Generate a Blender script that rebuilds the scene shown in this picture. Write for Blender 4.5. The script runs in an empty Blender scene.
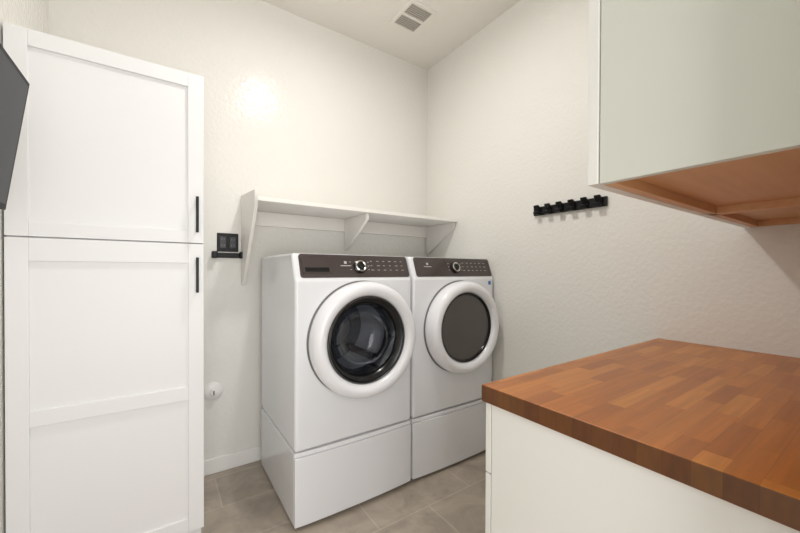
import bpy, bmesh, math, random
from mathutils import Vector, Matrix
random.seed(3)
SC=bpy.context.scene; COL=SC.collection
SC.view_settings.view_transform='Standard'

# ------------------------------------------------------------ materials
def nmat(name, col, rough=.5, metal=0, spec=.5, coat=0, bump=None, emit=None, alpha=None, trans=0):
    m=bpy.data.materials.new(name); m.use_nodes=True
    nt=m.node_tree; b=nt.nodes['Principled BSDF']
    b.inputs['Base Color'].default_value=(*col,1); b.inputs['Roughness'].default_value=rough
    b.inputs['Metallic'].default_value=metal; b.inputs['Specular IOR Level'].default_value=spec
    b.inputs['Coat Weight'].default_value=coat
    if trans: b.inputs['Transmission Weight'].default_value=trans
    if emit: b.inputs['Emission Color'].default_value=(*emit[0],1); b.inputs['Emission Strength'].default_value=emit[1]
    if bump:
        sc,st,dist,det=bump
        tc=nt.nodes.new('ShaderNodeTexCoord'); n=nt.nodes.new('ShaderNodeTexNoise'); bp=nt.nodes.new('ShaderNodeBump')
        n.inputs['Scale'].default_value=sc; n.inputs['Detail'].default_value=det
        bp.inputs['Strength'].default_value=st; bp.inputs['Distance'].default_value=dist
        nt.links.new(tc.outputs['Object'],n.inputs['Vector']); nt.links.new(n.outputs['Fac'],bp.inputs['Height']); nt.links.new(bp.outputs['Normal'],b.inputs['Normal'])
    return m
def s(r,g,b):
    f=lambda c:(c/255/12.92) if c/255<=.04045 else ((c/255+.055)/1.055)**2.4
    return (f(r),f(g),f(b))
M={}
M['wall']=nmat('wall_paint',s(233,231,225),.15,bump=(50,.42,.005,2),spec=.13)
M['ceil']=nmat('ceiling_paint',s(238,234,227),.7,bump=(42,.3,.005,2),spec=.2)
M['trim']=nmat('trim_paint',s(240,239,235),.4)
M['cab']=nmat('cabinet_white',s(234,234,234),.38)
M['cab2']=nmat('cabinet_offwhite_shaded',s(205,206,196),.42)  # darker copy of the cabinet paint; upper end panel's dimmer light put into colour
M['cab3']=nmat('door_edge_and_lit_panel',s(226,225,219),.42)  # lighter door colour; also carries the brighter light on the base end panel
M['shelf']=nmat('shelf_paint',s(240,237,231),.45)
M['enamel']=nmat('white_enamel',s(234,235,238),.22,coat=.3)
M['plastic']=nmat('white_plastic',s(239,239,242),.25,coat=.2)
M['console']=nmat('console_glass',s(66,56,54),.25,coat=.3)
M['black']=nmat('black_metal',s(20,20,22),.45,spec=.3)
M['blackg']=nmat('black_gloss',s(14,14,16),.22,coat=.1,spec=.4)
M['rubber']=nmat('rubber_grey',s(44,45,48),.45)
M['steel']=nmat('drum_steel',s(138,140,146),.3,metal=1)
M['chrome']=nmat('chrome',s(205,205,205),.15,metal=1)
M['ringm']=nmat('ring_metal',s(120,122,126),.3,metal=1)
M['dglass']=nmat('dryer_glass',s(84,79,76),.16,coat=.3)
M['label']=nmat('label_print',s(190,186,182),.5)
M['blue']=nmat('sticker_blue',s(40,120,180),.5)
M['seam']=nmat('seam_dark',s(120,118,115),.7)
M['recept']=nmat('receptacle_black',s(40,41,45),.35)
M['screen']=nmat('tv_screen',s(46,49,53),.4,spec=.25)
M['bezel']=nmat('tv_bezel',s(22,22,24),.5,spec=.2)
M['tvback']=nmat('tv_rim',s(70,72,74),.5)
M['louver']=nmat('vent_louver',s(192,187,178),.5)
M['ventdark']=nmat('vent_cavity',s(136,131,124),.8)
M['lamp']=nmat('lamp_diffuser',(1,.97,.92),.5,emit=((1,.95,.88),1.6))

def nodes(m): return m.node_tree, m.node_tree.nodes, m.node_tree.links
def glass():
    m=bpy.data.materials.new('door_glass'); m.use_nodes=True; nt,N,L=nodes(m); N.remove(N['Principled BSDF'])
    out=N['Material Output']; tr=N.new('ShaderNodeBsdfTransparent'); tr.inputs[0].default_value=(.56,.58,.61,1)
    gl=N.new('ShaderNodeBsdfGlossy'); gl.inputs['Roughness'].default_value=.04; gl.inputs[0].default_value=(.9,.92,.95,1)
    fr=N.new('ShaderNodeFresnel'); fr.inputs[0].default_value=1.45; mx=N.new('ShaderNodeMixShader')
    mn=N.new('ShaderNodeMath'); mn.operation='MINIMUM'; mn.inputs[1].default_value=.14; L.new(fr.outputs[0],mn.inputs[0])
    L.new(mn.outputs[0],mx.inputs[0]); L.new(tr.outputs[0],mx.inputs[1]); L.new(gl.outputs[0],mx.inputs[2]); L.new(mx.outputs[0],out.inputs[0]); return m
M['glass']=glass()
def wood_block():
    m=nmat('butcher_block',(.4,.15,.04),.35,coat=.05); nt,N,L=nodes(m); b=N['Principled BSDF']
    tc=N.new('ShaderNodeTexCoord'); sp=N.new('ShaderNodeSeparateXYZ'); L.new(tc.outputs['Object'],sp.inputs[0])
    def mth(op,a,bv=None,c=None):
        n=N.new('ShaderNodeMath'); n.operation=op
        for i,v in enumerate((a,bv,c)):
            if v is None: continue
            if isinstance(v,(int,float)): n.inputs[i].default_value=v
            else: L.new(v,n.inputs[i])
        return n.outputs[0]
    def wn(v,dim='1D',w=None):
        n=N.new('ShaderNodeTexWhiteNoise'); n.noise_dimensions=dim
        L.new(v,n.inputs['W' if dim=='1D' else 'Vector']); return n.outputs['Value']
    rowf=mth('DIVIDE',sp.outputs['Y'],.041); row=mth('FLOOR',rowf)
    r0=wn(row)
    colf=mth('ADD',mth('DIVIDE',sp.outputs['X'],.20),mth('MULTIPLY',r0,7.0)); cl=mth('FLOOR',colf)
    cmb=N.new('ShaderNodeCombineXYZ'); L.new(row,cmb.inputs[0]); L.new(cl,cmb.inputs[1])
    rnd=wn(cmb.outputs[0],'2D')
    cr=N.new('ShaderNodeValToRGB'); L.new(rnd,cr.inputs[0])
    e=cr.color_ramp.elements; e[0].color=(*s(160,90,28),1); e[1].color=(*s(196,125,52),1)
    e.new(.5).color=(*s(178,105,36),1)
    mp=N.new('ShaderNodeMapping'); mp.inputs['Scale'].default_value=(3,60,20); L.new(tc.outputs['Object'],mp.inputs[0])
    ad=N.new('ShaderNodeVectorMath'); ad.operation='ADD'; L.new(mp.outputs[0],ad.inputs[0])
    sc=N.new('ShaderNodeVectorMath'); sc.operation='SCALE'; L.new(cmb.outputs[0],sc.inputs[0]); sc.inputs['Scale'].default_value=3.7; L.new(sc.outputs[0],ad.inputs[1])
    n=N.new('ShaderNodeTexNoise'); n.inputs['Scale'].default_value=1.3; n.inputs['Detail'].default_value=5; L.new(ad.outputs[0],n.inputs['Vector'])
    mr=N.new('ShaderNodeMapRange'); mr.inputs[1].default_value=.3; mr.inputs[2].default_value=.7; mr.inputs[3].default_value=.82; mr.inputs[4].default_value=1.1; L.new(n.outputs['Fac'],mr.inputs[0])
    fr=mth('FRACT',rowf); d1=mth('MINIMUM',fr,mth('SUBTRACT',1.0,fr)); l1=mth('GREATER_THAN',d1,.02)
    fc=mth('FRACT',colf); d2=mth('MINIMUM',fc,mth('SUBTRACT',1.0,fc)); l2=mth('GREATER_THAN',d2,.003)
    ln=mth('MULTIPLY_ADD',mth('MULTIPLY',l1,l2),.16,.84)
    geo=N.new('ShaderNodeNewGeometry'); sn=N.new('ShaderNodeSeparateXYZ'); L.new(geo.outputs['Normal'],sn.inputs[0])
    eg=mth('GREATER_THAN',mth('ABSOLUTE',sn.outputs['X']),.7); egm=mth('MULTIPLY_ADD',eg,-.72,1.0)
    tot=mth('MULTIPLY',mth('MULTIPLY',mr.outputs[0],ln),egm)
    vm=N.new('ShaderNodeVectorMath'); vm.operation='SCALE'; L.new(cr.outputs[0],vm.inputs[0]); L.new(tot,vm.inputs['Scale'])
    L.new(vm.outputs[0],b.inputs['Base Color']); return m
M['block']=wood_block()
def wood_plain():
    m=nmat('cabinet_bottom_wood',s(196,120,66),.5); nt,N,L=nodes(m); b=N['Principled BSDF']
    tc=N.new('ShaderNodeTexCoord'); mp=N.new('ShaderNodeMapping'); mp.inputs['Scale'].default_value=(2,30,30); L.new(tc.outputs['Object'],mp.inputs[0])
    n=N.new('ShaderNodeTexNoise'); n.inputs['Scale'].default_value=1.5; n.inputs['Detail'].default_value=4; L.new(mp.outputs[0],n.inputs['Vector'])
    cr=N.new('ShaderNodeValToRGB'); cr.color_ramp.elements[0].color=(*s(202,150,104),1); cr.color_ramp.elements[1].color=(*s(222,174,128),1)
    L.new(n.outputs['Fac'],cr.inputs[0]); L.new(cr.outputs[0],b.inputs['Base Color']); return m
M['woodu']=wood_plain()
def tile():
    m=nmat('floor_tile',(.4,.35,.3),.4); nt,N,L=nodes(m); b=N['Principled BSDF']
    tc=N.new('ShaderNodeTexCoord'); mp=N.new('ShaderNodeMapping'); mp.inputs['Location'].default_value=(.35,.08,0); L.new(tc.outputs['Object'],mp.inputs[0])
    br=N.new('ShaderNodeTexBrick'); br.inputs['Scale'].default_value=1; br.inputs['Brick Width'].default_value=.61; br.inputs['Row Height'].default_value=.305
    br.inputs['Mortar Size'].default_value=.003; br.inputs['Mortar Smooth'].default_value=.1; br.offset=.5
    br.inputs['Color1'].default_value=(*s(188,175,160),1); br.inputs['Color2'].default_value=(*s(170,158,144),1); br.inputs['Mortar'].default_value=(*s(196,185,170),1)
    L.new(mp.outputs[0],br.inputs['Vector'])
    n=N.new('ShaderNodeTexNoise'); n.inputs['Scale'].default_value=4; n.inputs['Detail'].default_value=8; n.inputs['Roughness'].default_value=.65; n.inputs['Distortion'].default_value=1
    L.new(tc.outputs['Object'],n.inputs['Vector'])
    mr=N.new('ShaderNodeMapRange'); mr.inputs[1].default_value=.3; mr.inputs[2].default_value=.7; mr.inputs[3].default_value=.66; mr.inputs[4].default_value=1.14; L.new(n.outputs['Fac'],mr.inputs[0])
    vm=N.new('ShaderNodeVectorMath'); vm.operation='SCALE'; L.new(br.outputs['Color'],vm.inputs[0]); L.new(mr.outputs[0],vm.inputs['Scale'])
    L.new(vm.outputs[0],b.inputs['Base Color'])
    bp=N.new('ShaderNodeBump'); bp.invert=True; bp.inputs['Distance'].default_value=.002; bp.inputs['Strength'].default_value=.3; L.new(br.outputs['Fac'],bp.inputs['Height']); L.new(bp.outputs[0],b.inputs['Normal'])
    return m
M['tile']=tile()

# ------------------------------------------------------------ geometry helpers
def empty(name,loc=(0,0,0)):
    e=bpy.data.objects.new(name,None); e.empty_display_size=.05; e.location=loc; COL.objects.link(e); return e
def fin(name,bm,mat,parent=None,bevel=0,seg=3,smooth=True,mtx=None):
    bmesh.ops.recalc_face_normals(bm,faces=bm.faces)
    if mtx is not None: bm.transform(mtx)
    me=bpy.data.meshes.new(name); bm.to_mesh(me); bm.free()
    o=bpy.data.objects.new(name,me); COL.objects.link(o); me.materials.append(M[mat])
    if bevel:
        md=o.modifiers.new('bevel','BEVEL'); md.width=bevel; md.segments=seg; md.limit_method='ANGLE'; md.angle_limit=math.radians(40)
    if smooth:
        for p in me.polygons: p.use_smooth=True
        try: me.set_sharp_from_angle(angle=math.radians(38))
        except Exception: pass
    if bevel:
        w=o.modifiers.new('wn','WEIGHTED_NORMAL'); w.keep_sharp=False
    if parent:
        o.parent=parent; o.matrix_parent_inverse=Matrix.Translation(-Vector(parent.location))
    return o
def box(name,a,b,mat,parent=None,bevel=0,seg=3,mtx=None):
    bm=bmesh.new(); bmesh.ops.create_cube(bm,size=1)
    for v in bm.verts:
        v.co=Vector([(a[i]+b[i])/2+v.co[i]*(b[i]-a[i]) for i in range(3)])
    return fin(name,bm,mat,parent,bevel,seg,mtx=mtx,smooth=bevel>0)
def prism(name,poly,axis,lo,hi,mat,parent=None,bevel=0,seg=3,mtx=None,smooth=None):
    bm=bmesh.new(); oth=[i for i in range(3) if i!=axis]; vs=[[],[]]
    for k,t in enumerate((lo,hi)):
        for p in poly:
            c=[0,0,0]; c[axis]=t; c[oth[0]]=p[0]; c[oth[1]]=p[1]; vs[k].append(bm.verts.new(c))
    n=len(poly); bm.faces.new(vs[0]); bm.faces.new(vs[1][::-1])
    for i in range(n): bm.faces.new((vs[0][i],vs[0][(i+1)%n],vs[1][(i+1)%n],vs[1][i]))
    return fin(name,bm,mat,parent,bevel,seg,mtx=mtx,smooth=(bevel>0 if smooth is None else smooth))
def lathe(name,prof,mat,parent=None,mtx=None,n=72,close=False,solid=0):
    bm=bmesh.new(); rings=[]
    for r,h in prof:
        if r<1e-6: rings.append([bm.verts.new((0,0,h))])
        else: rings.append([bm.verts.new((r*math.cos(2*math.pi*i/n),r*math.sin(2*math.pi*i/n),h)) for i in range(n)])
    prs=list(zip(rings[:-1],rings[1:]))
    if close: prs.append((rings[-1],rings[0]))
    for A,B in prs:
        for i in range(n):
            j=(i+1)%n
            if len(A)==1 and len(B)==1: continue
            if len(A)==1: bm.faces.new((A[0],B[i],B[j]))
            elif len(B)==1: bm.faces.new((A[i],A[j],B[0]))
            else: bm.faces.new((A[i],A[j],B[j],B[i]))
    return fin(name,bm,mat,parent,mtx=mtx)
def facing_mtx(x,y,z):   # local z -> -y, local x -> x, local y -> z
    return Matrix.Translation((x,y,z))@Matrix.Rotation(math.radians(90),4,'X')

# ------------------------------------------------------------ room
LX,RX,BY,NY,CZ=-.465,1.94,2.4316,.05,3.0365
t=.12
box('floor',(LX-t,NY-1.3,-.1),(RX+t,BY+t,0),'tile')
box('ceiling',(LX-t,NY-t,CZ),(RX+t,BY+t,CZ+.1),'ceil')
box('wall_back',(LX-t,BY,0),(RX+t,BY+t,CZ),'wall')
box('wall_right',(RX,NY-t,0),(RX+t,BY,CZ),'wall')
box('wall_left',(LX-t,NY-t,0),(LX,BY,CZ),'wall')
prism('wall_near',[(LX,2.2),(.6,2.2),(.6,0),(RX,0),(RX,CZ),(LX,CZ)],1,NY-t,NY,'wall')
box('baseboard_back',(.17,BY-.014,0),(RX-.016,BY,.095),'trim',bevel=.005)
box('baseboard_right',(RX-.014,.69,0),(RX,BY,.095),'trim',bevel=.005)
box('baseboard_left',(LX,NY,0),(LX+.014,1.78,.095),'trim',bevel=.005)

# ------------------------------------------------------------ laundry machines
YF,YB=1.655,2.348
def machine(kind,x0,x1):
    P=empty(kind,((x0+x1)/2,2.0,.377))
    washer=kind=='washing_machine'
    z0,z1=.379,1.345; cx=(x0+x1)/2; dx=cx+(.018 if washer else .024); cz=.90
    prof=[(YF,z0),(YF,1.215),(YF+.012,1.228),(YF+.052,1.335),(YF+.066,z1),(YB,z1),(YB,z0)]
    body=prism('body',prof,0,x0,x1,'enamel',P,bevel=.016,seg=4)
    if washer:
        bm=bmesh.new(); bmesh.ops.create_cone(bm,cap_ends=True,segments=64,radius1=.222,radius2=.222,depth=.9,matrix=facing_mtx(dx,YF+.25,cz))
        me=bpy.data.meshes.new('cut'); bm.to_mesh(me); bm.free(); co=bpy.data.objects.new('cut',me); COL.objects.link(co)
        md=body.modifiers.new('b','BOOLEAN'); md.object=co; md.operation='DIFFERENCE'; md.solver='EXACT'
        bpy.context.view_layer.update(); dg=bpy.context.evaluated_depsgraph_get()
        nm=bpy.data.meshes.new_from_object(body.evaluated_get(dg)); body.modifiers.clear(); body.data=nm
        bpy.data.objects.remove(co)
    F=facing_mtx(dx,YF,cz)
    q=1.0 if washer else .972
    lathe('door_rim',[(r*q,h) for r,h in [(.294,-.002),(.300,.012),(.304,.040),(.301,.068),(.292,.087),(.276,.098),(.258,.100),(.243,.093),(.232,.079),(.226,.058),(.226,-.002)]],'plastic',P,F,n=96)
    lathe('door_seam',[(.306*q,-.001),(.306*q,.004),(.29*q,.004)],'seam',P,F,n=96)
    if washer:
        lathe('door_trim_ring',[(.228,.068),(.225,.074),(.221,.074),(.218,.068)],'ringm',P,F,n=96)
        lathe('door_inner_ring',[(.221,.070),(.212,.072),(.196,.062),(.182,.038),(.174,-.01),(.174,-.03),(.218,-.03)],'blackg',P,F,n=96)
        lathe('gasket',[(.176,-.01),(.184,-.035),(.178,-.05),(.190,-.065),(.184,-.08),(.210,-.09)],'rubber',P,F,n=96)
        lathe('glass_bowl',[(.182,.040),(.170,.0),(.156,-.04),(.13,-.07),(.092,-.09),(.04,-.098),(0,-.1)],'glass',P,F,n=96)
        dp=[(.210,-.085),(.235,-.10)]
        for k in range(7):
            h=-.12-k*.044; dp+=[(.242,h),(.242,h-.034),(.236,h-.039)]
        dp+=[(.242,-.42),(.22,-.44),(.12,-.43),(.10,-.41),(0,-.40)]
        lathe('drum',dp,'steel',P,F,n=96)
        for k in range(3):
            lm=F@Matrix.Rotation(math.radians(75+120*k),4,'Z')
            prism('drum_lifter_%d'%(k+1),[(.242,-.03),(.185,-.012),(.178,0),(.185,.012),(.242,.03)],2,-.42,-.12,'steel',P,bevel=.004,mtx=lm)
        lathe('drum_spider',[(.15,-.425),(.145,-.40),(.13,-.398),(.125,-.41),(.06,-.395),(.05,-.385),(0,-.38)],'steel',P,F,n=60)
    else:
        lathe('door_inner_ring',[(.221,.068),(.217,.073),(.208,.068),(.203,.055)],'blackg',P,F,n=96)
        lathe('door_glass',[(.208,.060),(.16,.064),(.08,.068),(0,.069)],'dglass',P,F,n=96)
    # console (slanted)
    ang=math.atan2(.040,.107); ln=math.hypot(.040,.107)
    C=Matrix.Translation((cx+.010,YF+.032,1.2815))@Matrix.Rotation(math.radians(90)-ang,4,'X')
    hw=(x1-x0)/2-.020
    rr=.014; pts=[]
    for sx,sy,a0 in ((1,1,0),(-1,1,90),(-1,-1,180),(1,-1,270)):
        for k in range(5):
            a=math.radians(a0+k*22.5); pts.append((sx*(hw-rr)+rr*math.cos(a),sy*(ln/2+.006-rr)+rr*math.sin(a)))
    prism('console_panel',pts,2,-.004,.007,'console',P,mtx=C,bevel=.003,smooth=True)
    kx=.004 if washer else -.006
    K=C@Matrix.Translation((kx,-.004,0))
    lathe('knob_ring',[(.038,.006),(.038,.016),(.032,.019),(.028,.016)],'blackg',P,K,n=48)
    lathe('knob_trim',[(.031,.014),(.032,.024),(.026,.028),(.019,.024)],'chrome',P,K,n=48)
    lathe('knob_cap',[(.020,.02),(.020,.028),(.017,.032),(0,.033)],'blackg',P,K,n=48)
    if washer:
        prism('detergent_drawer',[(-.315,-.042),(-.165,-.042),(-.150,-.030),(-.150,.030),(-.165,.040),(-.315,.040)],2,.006,.011,'console',P,bevel=.003,mtx=C)
        box('drawer_grip',(-.30,-.034,.010),(-.175,-.012,.013),'blackg',P,bevel=.001,mtx=C)
        lx=-.085
    else:
        lx=-.24
    box('logo_mark',(lx,.012,.007),(lx+.014,.026,.0078),'label',P,mtx=C)
    box('logo_text',(lx-.022,-.001,.007),(lx+.036,.003,.0078),'label',P,mtx=C)
    k=0
    for row in range(3):
        for c in range(6):
            ux=kx+.068+c*.040; uy=.028-row*.026; k+=1
            if ux+.022>hw-.01: continue
            box('print_%d'%k,(ux,uy,.007),(ux+random.uniform(.010,.02),uy+.0025,.0076),'label',P,mtx=C)
    for sgn in (-1,1):
        for row in range(3):
            k+=1; ux=kx+sgn*.054-.005; box('print_%d'%k,(ux,.022-row*.022,.007),(ux+.010,.0242-row*.022,.0076),'label',P,mtx=C)
    if not washer:
        box('sticker',(x1-.055,YF-.0015,1.165),(x1-.03,YF-.0003,1.19),'blue',P)
    return P
def pedestal(x0,x1):
    P=empty('laundry_pedestal',((x0+x1)/2,2.0,0))
    box('case',(x0,YF+.02,.012),(x1,YB,.374),'enamel',P,bevel=.01)
    n=16; pts=[(x0,YF+.022)]
    for i in range(n+1):
        u=i/n; pts.append((x0+(x1-x0)*u,YF-.012*math.sin(math.pi*u)**.6 if 0<u<1 else YF))
    pts.append((x1,YF+.022))
    prism('drawer_front',pts,2,.018,.352,'enamel',P,bevel=.004,smooth=True)
    pts2=[(x,y+.008 if y<YF+.01 else y) for x,y in pts]
    prism('top_lip',pts2,2,.353,.374,'plastic',P,bevel=.004,smooth=True)
    for i,(fx,fy) in enumerate(((x0+.06,YF+.08),(x1-.06,YF+.08),(x0+.06,YB-.06),(x1-.06,YB-.06))):
        lathe('foot_%d'%(i+1),[(0,0),(.02,0),(.02,.015),(0,.015)],'rubber',P,Matrix.Translation((fx,fy,0)),n=20)
    return P
machine('washing_machine',.5207,1.2085); pedestal(.5207,1.2085)
machine('clothes_dryer',1.2225,1.922); pedestal(1.2225,1.922)

# ------------------------------------------------------------ tall storage cabinet
P=empty('storage_cabinet',(-.15,2.1,0))
T=1.80; x0,x1=-.459,.153
box('carcass',(x0,T+.02,.09),(x1,BY-.004,2.126),'cab',P,bevel=.002)
box('toe_kick',(x0+.01,T+.07,0),(x1-.005,BY-.01,.09),'cab',P)
def shaker(pre,P,x0,x1,z0,z1,y,rails,sw=.06,th=.02,mat='cab'):
    box(pre+'_panel',(x0+.01,y+.009,z0+.01),(x1-.01,y+th,z1-.01),mat,P)
    box(pre+'_stile_1',(x0,y,z0),(x0+sw,y+th,z1),mat,P,bevel=.0015,seg=2)
    box(pre+'_stile_2',(x1-sw,y,z0),(x1,y+th,z1),mat,P,bevel=.0015,seg=2)
    for i,(a,b) in enumerate(rails):
        box(pre+'_rail_%d'%(i+1),(x0+sw,y,a),(x1-sw,y+th,b),mat,P,bevel=.0015,seg=2)
shaker('upper_door',P,x0,x1,1.380,2.126,T-.002,[(1.380,1.432),(2.066,2.126)])
shaker('lower_door',P,x0,x1,.095,1.375,T-.002,[(.095,.155),(.684,.742),(1.290,1.375)])
for i,(a,b) in enumerate(((1.425,1.583),(1.160,1.315))):
    box('handle_%d'%(i+1),(.121,T-.034,a),(.132,T-.024,b),'black',P,bevel=.002)
    for j,z in enumerate((a+.015,b-.015)):
        box('handle_post_%d_%d'%(i+1,j+1),(.123,T-.026,z-.005),(.130,T,z+.005),'black',P)

# ------------------------------------------------------------ wall shelf with brackets
P=empty('wall_shelf',(1.2,BY,1.65))
sy=2.036; sx0=.434
box('shelf_board',(sx0,sy,1.645),(RX-.002,BY-.001,1.668),'shelf',P,bevel=.003)
box('wall_cleat',(sx0,BY-.02,1.55),(RX-.002,BY-.001,1.644),'shelf',P,bevel=.002)
prism('end_panel',[(sy-.004,1.705),(BY-.001,1.735),(BY-.001,1.165),(BY-.05,1.165),(sy-.004,1.62)],0,sx0-.018,sx0,'shelf',P,bevel=.002)
for i,x in enumerate((1.13,RX-.024)):
    prism('bracket_%d'%(i+1),[(sy+.03,1.644),(BY-.021,1.644),(BY-.021,1.41),(BY-.05,1.41),(sy+.03,1.605)],0,x,x+.02,'shelf',P,bevel=.002)

# ------------------------------------------------------------ outlet, valve, tool holder
P=empty('power_outlet',(.34,BY,1.43))
box('cover_plate',(.278,BY-.008,1.374),(.400,BY,1.490),'black',P,bevel=.004)
for i,x in enumerate((.311,.367)):
    box('receptacle_%d'%(i+1),(x-.018,BY-.011,1.396),(x+.018,BY-.007,1.468),'recept',P,bevel=.003)
    for j,z in enumerate((1.413,1.450)):
        box('slot_%d_%d_a'%(i,j),(x-.008,BY-.0118,z-.005),(x-.0055,BY-.0105,z+.006),'seam',P)
        box('slot_%d_%d_b'%(i,j),(x+.0055,BY-.0118,z-.005),(x+.008,BY-.0105,z+.006),'seam',P)
P=empty('broom_holder',(.34,BY,1.355))
box('rail',(.248,BY-.02,1.335),(.432,BY,1.366),'black',P,bevel=.004)
for i,x in enumerate((.262,.418)):
    box('clamp_%d'%(i+1),(x-.016,BY-.055,1.332),(x+.016,BY-.018,1.374),'black',P,bevel=.006)
P=empty('gas_valve',(.256,BY,.51))
F=facing_mtx(.256,BY,.51)
lathe('escutcheon',[(0,-.002),(.055,-.002),(.055,.006),(.045,.014),(.03,.018),(0,.018)],'trim',P,F,n=40)
lathe('stem',[(.018,.016),(.018,.04),(.014,.045),(0,.045)],'trim',P,F,n=30)
box('key_slot',(.252,BY-.048,.498),(.260,BY-.044,.522),'seam',P)

# ------------------------------------------------------------ coat hooks on right wall
P=empty('coat_hook_rack',(RX,1.12,1.64))
y0,y1=.903,1.340
box('rail',(RX-.016,y0,1.606),(RX,y1,1.658),'black',P,bevel=.003)
for i in range(6):
    y=y0+.036+i*(y1-y0-.072)/5
    prof=[(RX-.012,1.650),(RX-.022,1.654),(RX-.040,1.666),(RX-.048,1.665),(RX-.046,1.654),(RX-.030,1.638),(RX-.026,1.624),(RX-.036,1.618),(RX-.046,1.626),(RX-.052,1.623),(RX-.047,1.610),(RX-.036,1.604),(RX-.020,1.608),(RX-.012,1.618)]
    prism('hook_%d'%(i+1),prof,1,y-.016,y+.016,'black',P,bevel=.003)

# ------------------------------------------------------------ wall cabinet (upper right, on near wall)
P=empty('wall_cabinet',(1.3,.2,1.44))
ux,uz,ut=.733,1.440,2.30
xs=1.42
box('end_panel',(ux,NY+.002,uz),(ux+.018,.358,ut),'cab2',P,bevel=.001)
box('end_panel_right',(RX-.022,NY+.002,uz),(RX-.003,.358,ut),'woodu',P)
box('top_panel',(ux,NY+.002,ut),(RX-.003,.358,ut+.018),'cab2',P)
box('bottom_panel',(ux+.018,NY+.002,uz+.022),(RX-.02,.358,uz+.038),'woodu',P)
box('divider_rail',(xs-.018,NY+.002,uz),(xs+.018,.358,uz+.023),'woodu',P,bevel=.001)
box('front_rail',(ux+.018,.336,uz),(RX-.02,.358,uz+.023),'woodu',P,bevel=.001)
box('back_rail',(ux+.018,NY+.002,uz),(RX-.02,NY+.024,uz+.023),'woodu',P,bevel=.001)
box('door_1',(ux-.003,.360,uz),(xs-.002,.381,ut+.018),'cab3',P,bevel=.0015)
box('door_2',(xs+.002,.360,uz),(RX-.004,.381,ut+.018),'cab3',P,bevel=.0015)

# ------------------------------------------------------------ base cabinet and countertop
P=empty('base_cabinet',(1.3,.35,0))
bx=.746
box('end_panel',(bx,NY+.002,0),(bx+.018,.646,.897),'cab3',P,bevel=.001)
box('carcass',(bx+.018,NY+.002,.1),(RX-.003,.645,.897),'cab2',P)
box('toe_kick',(bx+.018,NY+.01,0),(RX-.003,.57,.1),'cab2',P)
w=(RX-.004-bx)/3
for i in range(3):
    a=bx+i*w+.0015; b=bx+(i+1)*w-.0015
    if i==0: a=bx
    box('drawer_%d'%(i+1),(a,.649,.702),(b,.667,.894),'cab3',P,bevel=.0015)
    box('door_%d'%(i+1),(a,.649,.105),(b,.667,.698),'cab3',P,bevel=.0015)
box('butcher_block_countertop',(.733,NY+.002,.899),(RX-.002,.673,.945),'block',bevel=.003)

# ------------------------------------------------------------ television on tilting wall bracket
P=empty('television',(-.36,1.2,1.63))
top=Vector((-.328,0,1.817)); bot=Vector((-.379,0,1.434))
up=(top-bot); H=up.length; up.normalize(); nrm=Vector((up.z,0,-up.x)); mid=(top+bot)/2
TM=Matrix(((nrm.x,0,up.x,mid.x),(0,1,0,0),(nrm.z,0,up.z,mid.z),(0,0,0,1)))
ty0,ty1=.86,1.50
box('cabinet',(-.030,ty0,-H/2),(-.004,ty1,H/2),'tvback',P,bevel=.004,mtx=TM)
box('bezel',(-.005,ty0,-H/2),(0,ty1,H/2),'bezel',P,bevel=.001,mtx=TM)
box('screen',(-.001,ty0+.012,-H/2+.016),(.0008,ty1-.012,H/2-.012),'screen',P,mtx=TM)
box('mount_plate',(-.040,1.08,-.08),(-.030,1.28,.08),'black',P,mtx=TM)
box('mount_arm',(LX+.01,1.15,1.60),(-.385,1.21,1.64),'black',P)
box('wall_plate',(LX+.0005,1.09,1.52),(LX+.012,1.27,1.72),'black',P)

# ------------------------------------------------------------ ceiling vent
P=empty('ceiling_vent',(1.45,1.98,CZ))
vx0,vx1,vy0,vy1=1.345,1.555,1.855,2.115
z=CZ; fw=.020; ym=(vy0+vy1)/2
box('cavity',(vx0+.01,vy0+.01,z-.003),(vx1-.01,vy1-.01,z-.0),'ventdark',P)
box('frame_1',(vx0,vy0,z-.009),(vx0+fw,vy1,z),'ceil',P)
box('frame_2',(vx1-fw,vy0,z-.009),(vx1,vy1,z),'ceil',P)
box('frame_3',(vx0+fw,vy0,z-.009),(vx1-fw,vy0+fw,z),'ceil',P)
box('frame_4',(vx0+fw,vy1-fw,z-.009),(vx1-fw,vy1,z),'ceil',P)
box('divider',(vx0+fw,ym-.010,z-.009),(vx1-fw,ym+.010,z),'ceil',P)
k=0
for lo,hi in ((vy0+fw,ym-.010),(ym+.010,vy1-fw)):
    for i in range(6):
        k+=1; y=lo+(hi-lo)*(i+.25)/6
        box('louver_%d'%k,(vx0+fw,y,z-.008),(vx1-fw,y+.009,z-.004),'louver',P)

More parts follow.
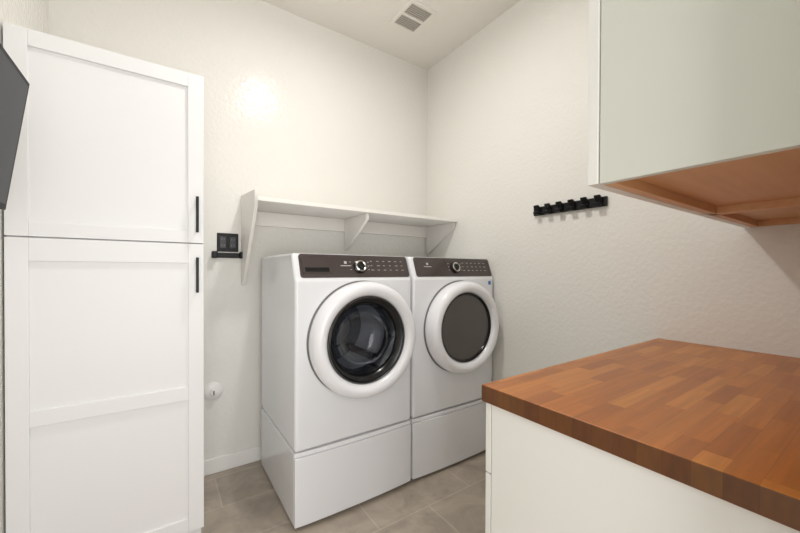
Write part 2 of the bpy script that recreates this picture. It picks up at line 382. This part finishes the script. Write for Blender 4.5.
# ------------------------------------------------------------ ceiling light (real fixture, above the frame)
lx,ly=.76,1.30
P=empty('ceiling_light',(lx,ly,CZ))
lathe('base_ring',[(0,0),(.17,0),(.175,-.02),(.165,-.03),(.16,-.03)],'trim',P,Matrix.Translation((lx,ly,CZ)),n=48)
lathe('diffuser',[(.158,-.025),(.15,-.05),(.11,-.072),(.05,-.082),(0,-.084)],'lamp',P,Matrix.Translation((lx,ly,CZ)),n=48)
def area(name,loc,rot,size,power,col,shape='DISK',size_y=None):
    l=bpy.data.lights.new(name,'AREA'); l.shape=shape; l.size=size; l.energy=power; l.color=col
    if size_y: l.size_y=size_y
    o=bpy.data.objects.new(name,l); o.location=loc; o.rotation_euler=rot; COL.objects.link(o); return o
area('ceiling_lamp',(lx,ly,CZ-.10),(0,0,0),.14,14,(1,.985,.965))
pl=bpy.data.lights.new('lamp_glow','POINT'); pl.energy=6.5; pl.shadow_soft_size=.05; pl.color=(1,.985,.965)
po=bpy.data.objects.new('lamp_glow',pl); po.location=(lx,ly,CZ-.17); COL.objects.link(po)
area('added_fill_light',(.1,-.9,1.4),(math.radians(90),0,0),1.2,26,(1,.988,.975),'RECTANGLE',1.8)  # unseen fill lamp added behind the camera to even out the room

w=bpy.data.worlds.new('world'); SC.world=w; w.use_nodes=True
w.node_tree.nodes['Background'].inputs[0].default_value=(1,.99,.98,1); w.node_tree.nodes['Background'].inputs[1].default_value=1.2

# ------------------------------------------------------------ camera
yaw,pitch,roll=.6015,-.0086,.0041
Fv=Vector((math.sin(yaw)*math.cos(pitch),math.cos(yaw)*math.cos(pitch),math.sin(pitch))); R=Vector((math.cos(yaw),-math.sin(yaw),0)); U=R.cross(Fv)
R2=math.cos(roll)*R+math.sin(roll)*U; U2=-math.sin(roll)*R+math.cos(roll)*U
cd=bpy.data.cameras.new('camera'); cam=bpy.data.objects.new('camera',cd); COL.objects.link(cam)
mw=Matrix((R2,U2,-Fv)).transposed().to_4x4(); mw.translation=(0,0,1.263); cam.matrix_world=mw
cd.sensor_width=36; cd.lens=348.2255/800*36; cd.shift_x=-(401.5573-400)/800; cd.shift_y=(273.0838-266.5)/800; cd.clip_start=.02
SC.camera=cam
